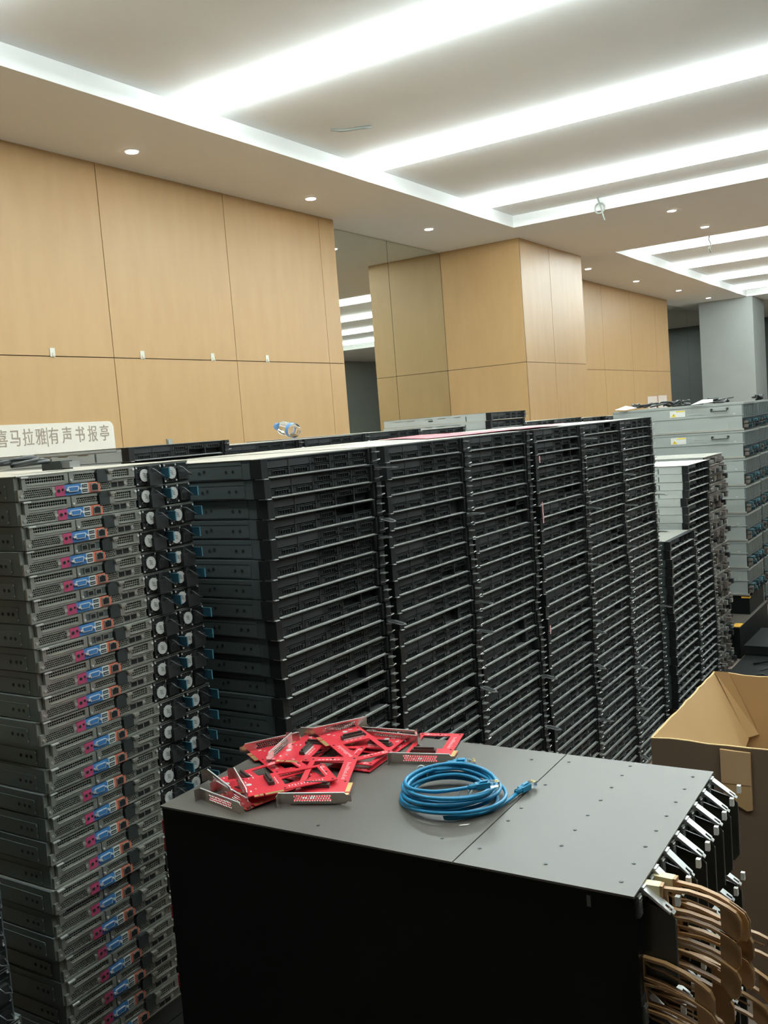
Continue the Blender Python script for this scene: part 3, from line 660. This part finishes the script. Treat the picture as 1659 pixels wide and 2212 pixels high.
# tan cable guides with long slotted fingers
def guide():
    D = {}
    ou = [(0,0),(.030,-.001),(.055,-.007),(.074,-.016),(.084,-.022),(.090,-.032),(.090,-.052),(.086,-.058),(.080,-.060),(.074,-.052),(.055,-.040),(.028,-.033),(0,-.030)]
    inn = [(.004,-.005),(.030,-.006),(.052,-.012),(.066,-.020),(.066,-.038),(.052,-.034),(.028,-.028),(.004,-.025)]
    g = MB()
    # ring between outline and slot, as strips
    def ring(o_, i_, a, b_):
        pass
    top = [(0,0),(.030,-.001),(.055,-.007),(.066,-.012)]; tin = [(0,-.004),(.030,-.005),(.055,-.011),(.066,-.016)]
    bot = [(0,-.026),(.028,-.029),(.055,-.036),(.066,-.041)]; bin_ = [(0,-.030),(.028,-.033),(.055,-.040),(.066,-.045)]
    for A, B in ((top, tin), (bot, bin_)):
        for i in range(3): g.prism([A[i], A[i+1], B[i+1], B[i]], -.0035, .0035, 'y', TAN)
    g.prism([(.066,-.012),(.076,-.017),(.085,-.023),(.090,-.033),(.090,-.052),(.086,-.058),(.079,-.060),(.072,-.050),(.066,-.045)], -.0015, .0015, 'y', TAN)
    for a, b_ in (((.066,-.012),(.076,-.017)),((.076,-.017),(.085,-.023)),((.085,-.023),(.090,-.033)),((.090,-.033),(.090,-.052)),((.090,-.052),(.086,-.058))):
        g.prism([a, b_, (b_[0]-.002, b_[1]-.0022), (a[0]-.002, a[1]-.0022)], -.0035, .0035, 'y', TAN)
    g.box(.0, .004, -.0035, .0035, -.026, -.004, TAN); g.tube([(.004,0,-.008),(.010,0,-.012),(.030,0,-.0145),(.062,0,-.025)], .0015, TAN, 5)
    D['finger'] = g.mesh('guide_finger')
    D['post'] = MB().box(-.006, .0, -.006, .006, -.105, .004, TAN).box(-.03, -.004, -.007, .007, -.012, .004, TANL).mesh('mount_post')
    return D
GD = guide()
for n, (X, Y, Z, c) in enumerate(((.045, .048, .573, 3), (.052, .086, .566, 3), (.018, .028, .487, 3), (.028, .068, .482, 3), (.048, .325, .386, 1), (.042, .300, .352, 1), (.034, .280, .318, 1), (.018, .14, .315, 2), (.03, .10, .36, 2), (.03, .07, .29, 2))):
    gp = link('cable_guide', GD['post'], bx, (L_+X-.02, Y, Z), R.uniform(-.06,.06))
    for k in range(c): link('guide_finger', GD['finger'], gp, (0, R.uniform(-.002,.002), -.034*k), rot=(0, R.uniform(-.05,.05), R.uniform(-.08,.08)))
bx2 = thing('modular_chassis', 'lower black chassis underneath the one with red cards', 'chassis', (-1.187, 1.072, 0), TH)
link('casing', MB().box(0, L_-.004, 0, W_, 0, .418, CHSIDE).mesh('casing'), bx2); link('front_frame', MB().box(L_-.004, L_+.002, 0, W_, 0, .418, BLACK).mesh('front_frame'), bx2)
# ------------------------------------------------------------------ red adapter cards
def card_meshes():
    D = {}
    b = MB(); z0, z1 = .0022, .0038
    W0, W1, LN = -.041, .045, .155
    def slab(x0, x1, y0, y1): b.box(x0, x1, y0, y1, z0, z1, RED)
    slab(W0, W1, .0005, .070); slab(W0, -.031, .070, .140); slab(.022, W1, .070, .140); slab(W0, W1, .140, LN)
    for x, y in ((-.035,.010),(.039,.066),(-.0355,.148),(.039,.148),(.0,.148)): b.disc((x, y, z1), .0022, 'z', .0002, DEEP, 8)
    D['circuit_board'] = b.mesh('circuit_board')
    c = MB().box(-.030, .016, .044, .054, z1, z1+.006, CONN).box(-.026, .012, .047, .050, z1+.006, z1+.010, CONN).box(-.033, -.028, .045, .053, z1, z1+.003, CONN).box(-.028, .014, .0542, .0555, z1, z1+.002, SILVER)
    D['drive_connector'] = c.mesh('drive_connector')
    g = MB().box(W1, .0535, .012, .028, z0, z1, RED).box(.0455, .053, .013, .0195, z1, z1+.0002, GOLD).box(.0455, .053, .0215, .0275, z1, z1+.0002, GOLD).box(W1, .0535, .030, .062, z0, z1, RED).box(.0455, .053, .031, .0615, z1, z1+.0002, GOLD)
    D['edge_contacts'] = g.mesh('edge_contacts')
    s = MB()
    for k in range(12): s.box(.030, .0305+R.uniform(.003,.008), .074+k*.0052, .0755+k*.0052, z1, z1+.0002, SILK)
    for k in range(6): s.box(-.026+k*.007, -.0215+k*.007, .1440, .1458, z1, z1+.0002, SILK)
    for k in range(4): s.box(-.020+k*.009, -.0145+k*.009, .0600, .0618, z1, z1+.0002, SILK)
    s.box(-.036, -.030, .026, .028, z1, z1+.0012, SILK).box(-.034, -.030, .018, .020, z1, z1+.0012, SILVER).disc((-.006, .014, z1), .0052, 'z', .0002, BADGE, 14)
    s.box(.024, .030, .010, .0125, z1, z1+.0008, SILK).box(.018, .022, .02, .022, z1, z1+.001, SILVER).box(-.022, -.014, .010, .012, z1, z1+.001, SILVER)
    D['silkscreen'] = s.mesh('silkscreen')
    q = MB(); q.perf(-.034, .030, .0045, .0160, 15, 3, BRACKET, fill=.43, th=.0008)
    q.v = [(v[1], -v[0], v[2]) for v in q.v]            # plate now faces -y
    # the perf helper adds a dark backing: drop it, the holes are open
    q.v = q.v[:-8]; q.f = q.f[:-6]; q.m = q.m[:-6]
    q.box(-.058, -.034, -.0008, 0, 0, .0195, BRACKET).box(.030, .052, -.0008, 0, 0, .0195, BRACKET).box(-.034, .030, -.0008, 0, 0, .0045, BRACKET).box(-.034, .030, -.0008, 0, .0160, .0195, BRACKET)
    q.prism([(.052,0),(.056,.004),(.063,.004),(.063,.0155),(.056,.0155),(.052,.0195)], -.0008, 0, 'y', BRACKET)
    q.box(-.0588, -.058, -.012, 0, 0, .0195, BRACKET).box(-.058, .052, -.0010, .0010, .0189, .0199, SILVER)
    q.prism([(-.0588,.0),(-.0588,.004),(-.0640,-.002),(-.0640,-.0)], -.0008, 0, 'y', BRACKET)
    D['slot_bracket'] = q.mesh('slot_bracket')
    D['ce'] = text_mesh('CE', .009, .0001, SILK)
    return D
CM = card_meshes()
def card(cx, cy, ang, z, label, tx=0, ty=0, ce=True):
    t = thing('adapter_card', label, 'card', (cx, cy, z), 0, 'red adapter cards', rot=(math.radians(tx), math.radians(ty), math.radians(ang)))
    for k in ('circuit_board', 'drive_connector', 'edge_contacts', 'silkscreen', 'slot_bracket'): link(k, CM[k], t, label={'slot_bracket': 'perforated nickel bracket', 'edge_contacts': 'gold contacts'}.get(k))
    if ce: link('silkscreen', CM['ce'], t, (-.026, .1478, .0039), rz=0)
    return t
Z = 1.0002
card(-1.125, 1.452, 190, Z, 'red adapter card at the back left of the heap, bracket turned to the servers')
card(-1.19, 1.365, 238, Z+.001, 'red adapter card at the far left, bracket leaning by the slate server sides', 1)
card(-.985, 1.474, 184, Z, 'lower red adapter card of the pair at the right end of the heap')
card(-.995, 1.478, 188, Z+.006, 'upper red adapter card of the pair at the right end of the heap', 1)
card(-1.084, 1.106, -12, Z, 'red adapter card in front left, perforated bracket closest to the chassis edge')
card(-1.075, 1.126, -21, Z+.004, 'red adapter card second behind the front left bracket', 1.5)
card(-1.125, 1.150, -27, Z+.008, 'red adapter card with its bracket farthest left beside the fans', 2)
card(-1.130, 1.320, -74, Z+.014, 'red adapter card with a bracket running diagonally at the middle left', -1)
card(-1.078, 1.438, 238, Z+.022, 'tilted red adapter card with the highest bracket at the back', -3)
card(-1.070, 1.142, -38, Z+.018, 'large looking red adapter card on top at the left, upright connector visible', -.5)
card(-.942, 1.172, 23, Z+.002, 'red adapter card in front centre with gold contacts pointing right', 7, ce=False)
card(-.871, 1.396, 16, Z, 'single red adapter card lying apart behind the blue cables')
# ------------------------------------------------------------------ blue patch cables
def plug(parent, loc, rz, ry=0):
    b = MB().box(0, .022, -.0058, .0058, -.004, .0045, BOOT).tube([(-.012,0,0),(-.006,0,0),(0,0,0)], [.0034,.0042,.0048], BOOT, 8)
    for k in range(3): b.tube([(-.010+k*.003,0,0),(-.0088+k*.003,0,0)], .0050, BOOT, 8)
    b.prism([(.004,.0045),(.018,.0045),(.020,.0075),(.008,.0070)], -.0025, .0025, 'y', BOOT)
    p = link('plug', b.mesh('plug'), parent, loc, rot=(0, ry, rz))
    q = MB().box(.022, .037, -.0056, .0056, -.0038, .0038, CLEAR).prism([(.024,.0038),(.036,.0038),(.022,.0075)], -.002, .002, 'y', CLEAR)
    for k in range(8): q.box(.030, .0365, -.0046+k*.0012, -.0040+k*.0012, .0038, .0041, GOLD)
    link('clear_tip', q.mesh('clear_tip'), p, label='clear plastic plug tip')
CX, CY = -.745, 1.272
def coil(seed, n, z0, r0, start, lead_in, lead_out):
    q = random.Random(seed); pts = [Vector(p) for p in lead_in]; N = int(22*n)
    ph = [q.uniform(0, 6) for _ in range(4)]
    for i in range(N):
        a = start + 2*PI*i/22; u = i/N
        r = r0 + .007*math.sin(a*.5+ph[0]) + .005*math.sin(a*1.37+ph[1]) - .004*math.sin(a*.23+ph[2])
        pts.append(Vector((CX + r*math.cos(a)*1.02, CY + r*math.sin(a), z0 + .022*u + .0025*math.sin(a*2+ph[3]))))
    pts += [Vector(p) for p in lead_out]
    out = []
    for i in range(len(pts)-1):
        p0, p1, p2, p3 = [pts[max(0, min(len(pts)-1, j))] for j in (i-1, i, i+1, i+2)]
        for k in range(2):
            t = k/2; out.append(.5*((2*p1)+(p2-p0)*t+(2*p0-5*p1+4*p2-p3)*t*t+(3*p1-p0-3*p2+p3)*t**3))
    return out + [pts[-1]]
c1 = thing('patch_cable', 'coiled blue network cable, lower coil with a plug stretched out to the right', 'cable', (0, 0, 0), group='blue network cables')
link('jacket', MB().tube(coil(3, 5.57, 1.0035, .074, -1.2, [(-.652,1.322,1.0050),(-.655,1.28,1.0045),(-.668,1.240,1.0040),(-.70,1.205,1.0038)], [(-.815,1.30,1.030),(-.800,1.325,1.031),(-.785,1.336,1.031)]), .0030, CABLE, 8).mesh('jacket', True), c1)
plug(c1, (-.650, 1.334, 1.0075), 1.35); plug(c1, (-.773, 1.341, 1.033), .40)
c2 = thing('patch_cable', 'coiled blue network cable, upper coil with a plug resting on its right side', 'cable', (0, 0, 0), group='blue network cables')
link('jacket', MB().tube(coil(8, 4.37, 1.014, .068, 2.6, [(-.79,1.350,1.026),(-.805,1.335,1.0265)], [(-.73,1.208,1.040),(-.705,1.225,1.041),(-.692,1.238,1.041)]), .0030, CABLE, 8).mesh('jacket', True), c2)
plug(c2, (-.683, 1.247, 1.041), .75); plug(c2, (-.783, 1.357, 1.027), .55)
for (x, y, z, a) in ((-.812, 1.30, 1.02, .5), (-.70, 1.238, 1.022, .9)):
    pts = [(.009*math.cos(k*PI/6), 0, .016*math.sin(k*PI/6)) for k in range(12)]
    thing('cable_tie', 'clear plastic tie around the ' + ('left' if a < .7 else 'right') + ' side of the blue coil', 'cable tie', (x, y, z+.003), a, data=MB().tube(pts, .0011, LABELW, 5, closed=True).tube([(.009,0,0),(.02,.004,.012),(.028,.006,.012)], .001, LABELW, 5).mesh('cable_tie'))
thing('plastic_scrap', 'tiny pale plastic scrap on the black chassis in front of the blue cables', 'scrap', (-.685, 1.190, 1.0004), .4, data=MB().prism([(0,0),(.012,.002),(.016,.006),(.010,.005),(.002,.003)], 0, .0008, 'z', LABELW).mesh('plastic_scrap'))
# ------------------------------------------------------------------ bottle on the rear row
def bottle():
    t = thing('water_bottle', 'clear plastic water bottle with blue cap lying tilted on the rear servers', 'bottle', (-2.41, 3.09, 1.616), rot=Vector((-.16, .06, .03)).to_track_quat('Z', 'Y').to_euler())
    prof = [(0,.002),(.022,0),(.029,.006),(.030,.02),(.0285,.03),(.030,.04),(.0285,.05),(.030,.06),(.029,.075),(.030,.09),(.028,.105),(.020,.122),(.0125,.134),(.0125,.142)]
    n = 20; vs = [(r*math.cos(2*PI*j/n), r*math.sin(2*PI*j/n), z) for r, z in prof for j in range(n)]; fs = []
    for i in range(len(prof)-1):
        for j in range(n): fs.append((i*n+j, i*n+(j+1) % n, (i+1)*n+(j+1) % n, (i+1)*n+j))
    b = MB().add(vs, fs, BOTTLE); k = len(b.v)
    link('bottle_body', b.mesh('bottle_body', True), t)
    link('cap', MB().disc((0,0,.137), .0150, 'z', .014, BOTBLUE, 16).mesh('cap'), t, label='blue screw cap')
    vs = []; fs = []
    for i, z in enumerate((.010, .034)):
        for j in range(n): vs.append((.0306*math.cos(2*PI*j/n), .0306*math.sin(2*PI*j/n), z))
    fs = [(j, (j+1) % n, n+(j+1) % n, n+j) for j in range(n)]
    link('label_band', MB().add(vs, fs, BOTBLUE).mesh('label_band', True), t, label='blue label band')
bottle()
# ------------------------------------------------------------------ carton
ct = thing('carton', 'large open cardboard carton with folded flaps at the right edge', 'box', (-.813, 2.50, 0))
CWX, CWY, CHH, th = .72, .695, .70, .006
def wavy(x0, x1, y0, y1, h, seed, along):
    q = random.Random(seed); n = 14; b = MB(); top = [h + q.uniform(-.0035, .0025) for _ in range(n+1)]
    for k in range(n):
        if along == 'x': a0 = x0+(x1-x0)*k/n; a1 = x0+(x1-x0)*(k+1)/n; P = [(a0,y0),(a1,y0),(a1,y1),(a0,y1)]; T4 = [top[k],top[k+1],top[k+1],top[k]]
        else: a0 = y0+(y1-y0)*k/n; a1 = y0+(y1-y0)*(k+1)/n; P = [(x0,a0),(x1,a0),(x1,a1),(x0,a1)]; T4 = [top[k],top[k],top[k+1],top[k+1]]
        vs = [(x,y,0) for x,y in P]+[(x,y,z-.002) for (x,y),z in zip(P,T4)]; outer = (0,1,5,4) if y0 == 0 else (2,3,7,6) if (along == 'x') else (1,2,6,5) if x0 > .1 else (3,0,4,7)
        b.add(vs, [f_ for f_ in ((0,3,2,1),(0,1,5,4),(1,2,6,5),(2,3,7,6),(3,0,4,7)) if f_ != outer], CARD).add(vs, [outer], CARDSHADE)
        b.add([(x,y,z-.002) for (x,y),z in zip(P,T4)]+[(x,y,z) for (x,y),z in zip(P,T4)], [(4,5,6,7),(0,1,5,4),(1,2,6,5),(2,3,7,6),(3,0,4,7)], CARDE)
    return b
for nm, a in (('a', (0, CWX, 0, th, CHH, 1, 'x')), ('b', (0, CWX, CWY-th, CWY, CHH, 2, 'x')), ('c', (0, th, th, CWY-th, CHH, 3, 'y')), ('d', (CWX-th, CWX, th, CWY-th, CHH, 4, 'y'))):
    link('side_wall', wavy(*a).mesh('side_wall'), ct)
link('bottom', MB().box(th, CWX-th, th, CWY-th, .0, .006, CARD).mesh('bottom'), ct)
# left flap folded down into the carton
f = MB()
A = [(.008,.012,.700),(.008,CWY-.012,.700),(.110,CWY-.02,.490),(.150,.012,.430)]
f.add(A + [(x-.004, y, z-.003) for x, y, z in A], [(0,1,2,3),(7,6,5,4),(0,4,5,1),(1,5,6,2),(2,6,7,3),(3,7,4,0)], CARD)
link('left_flap', f.mesh('left_flap'), ct)
A = [(.008,CWY-.012,.704),(.052,CWY-.008,.702),(.140,CWY-.008,.500),(.108,CWY-.022,.490)]
f = MB().add([(x, y-.006, z+.004) for x, y, z in A] + [(x, y-.001, z) for x, y, z in A], [(0,1,2,3),(7,6,5,4),(0,4,5,1),(1,5,6,2),(2,6,7,3),(3,7,4,0)], CARD)
link('corner_web', f.mesh('corner_web'), ct)
link('outer_flap', MB().prism([(.185,.690),(.262,.688),(.262,.535),(.248,.530),(.190,.560)], -.008, -.0015, 'y', CARD).mesh('outer_flap'), ct)
link('tape', MB().box(.186, .261, -.0092, -.008, .60, .689, TAPE).mesh('tape'), ct, label='strip of brown packing tape')

# ------------------------------------------------------------------ flat dark units on the floor past the carton
fu = MB().box(-.44, 0, 0, .50, .0, .050, BLACK).box(-.442, .002, -.002, .502, .050, .052, CHSIDE)
for k in range(8): fu.box(.0, .004, .03+k*.055, .07+k*.055, .012, .04, RIM)
fu = fu.mesh('casing'); gp_ = MB().tube([(-.30,.1,.056),(-.2,.2,.085),(-.1,.3,.06),(-.22,.38,.07),(-.35,.3,.056)], .006, CORD, 6).mesh('cord', True)
rows = ['nearest', 'second', 'third', 'fourth', 'fifth']
for i in range(5):
    for j in range(2):
        for k in range(1 + (i+j) % 2):
            t = thing('flat_switch', '%s flat black unit on the floor, %s row behind the carton, %s' % ('lower' if k == 0 else 'upper', rows[i], ['left one', 'right one'][j]), 'switch', (-.875+.47*j+R.uniform(-.01,.01), 4.35+.53*i, .0005+.0525*k), R.uniform(-.02,.02), 'flat black units on the floor')
            link('casing', fu, t)
        link('cord', gp_, t)
# ------------------------------------------------------------------ unseen cabinets added beside and behind the camera to block light from low areas
def blocker(x0, x1, y0, y1, h, label):
    t = thing('light_blocker', label, 'blocker', (x0, y0, 0)); a, b_ = x1-x0, y1-y0
    link('body', MB().box(0, a, 0, b_, .04, h, CHSIDE).box(.02, a-.02, .02, b_-.02, 0, .04, BLACKM).mesh('body'), t)
    link('door', MB().box(.01, a-.01, b_, b_+.02, .06, h-.02, BLACKM).box(a-.10, a-.07, b_+.02, b_+.035, 1.0, 1.25, RIM).mesh('door'), t)
blocker(.24, 1.04, .15, 1.75, 2.05, 'tall black cabinet to the right of the aisle, added unseen to block light')
blocker(.55, 1.35, -1.5, -.1, 2.05, 'tall black cabinet behind and right of the aisle, added unseen to block light')
blocker(-1.3, .3, -1.7, -.9, 2.05, 'wide black cabinet behind the viewer, added unseen to block light')
for k, y in enumerate((3.3, 5.2, 7.1)):
    blocker(.45, 1.25, y, y+1.7, 2.0, ['nearest', 'middle', 'farthest'][k] + ' tall black cabinet along the right side of the aisle, added unseen to block light')
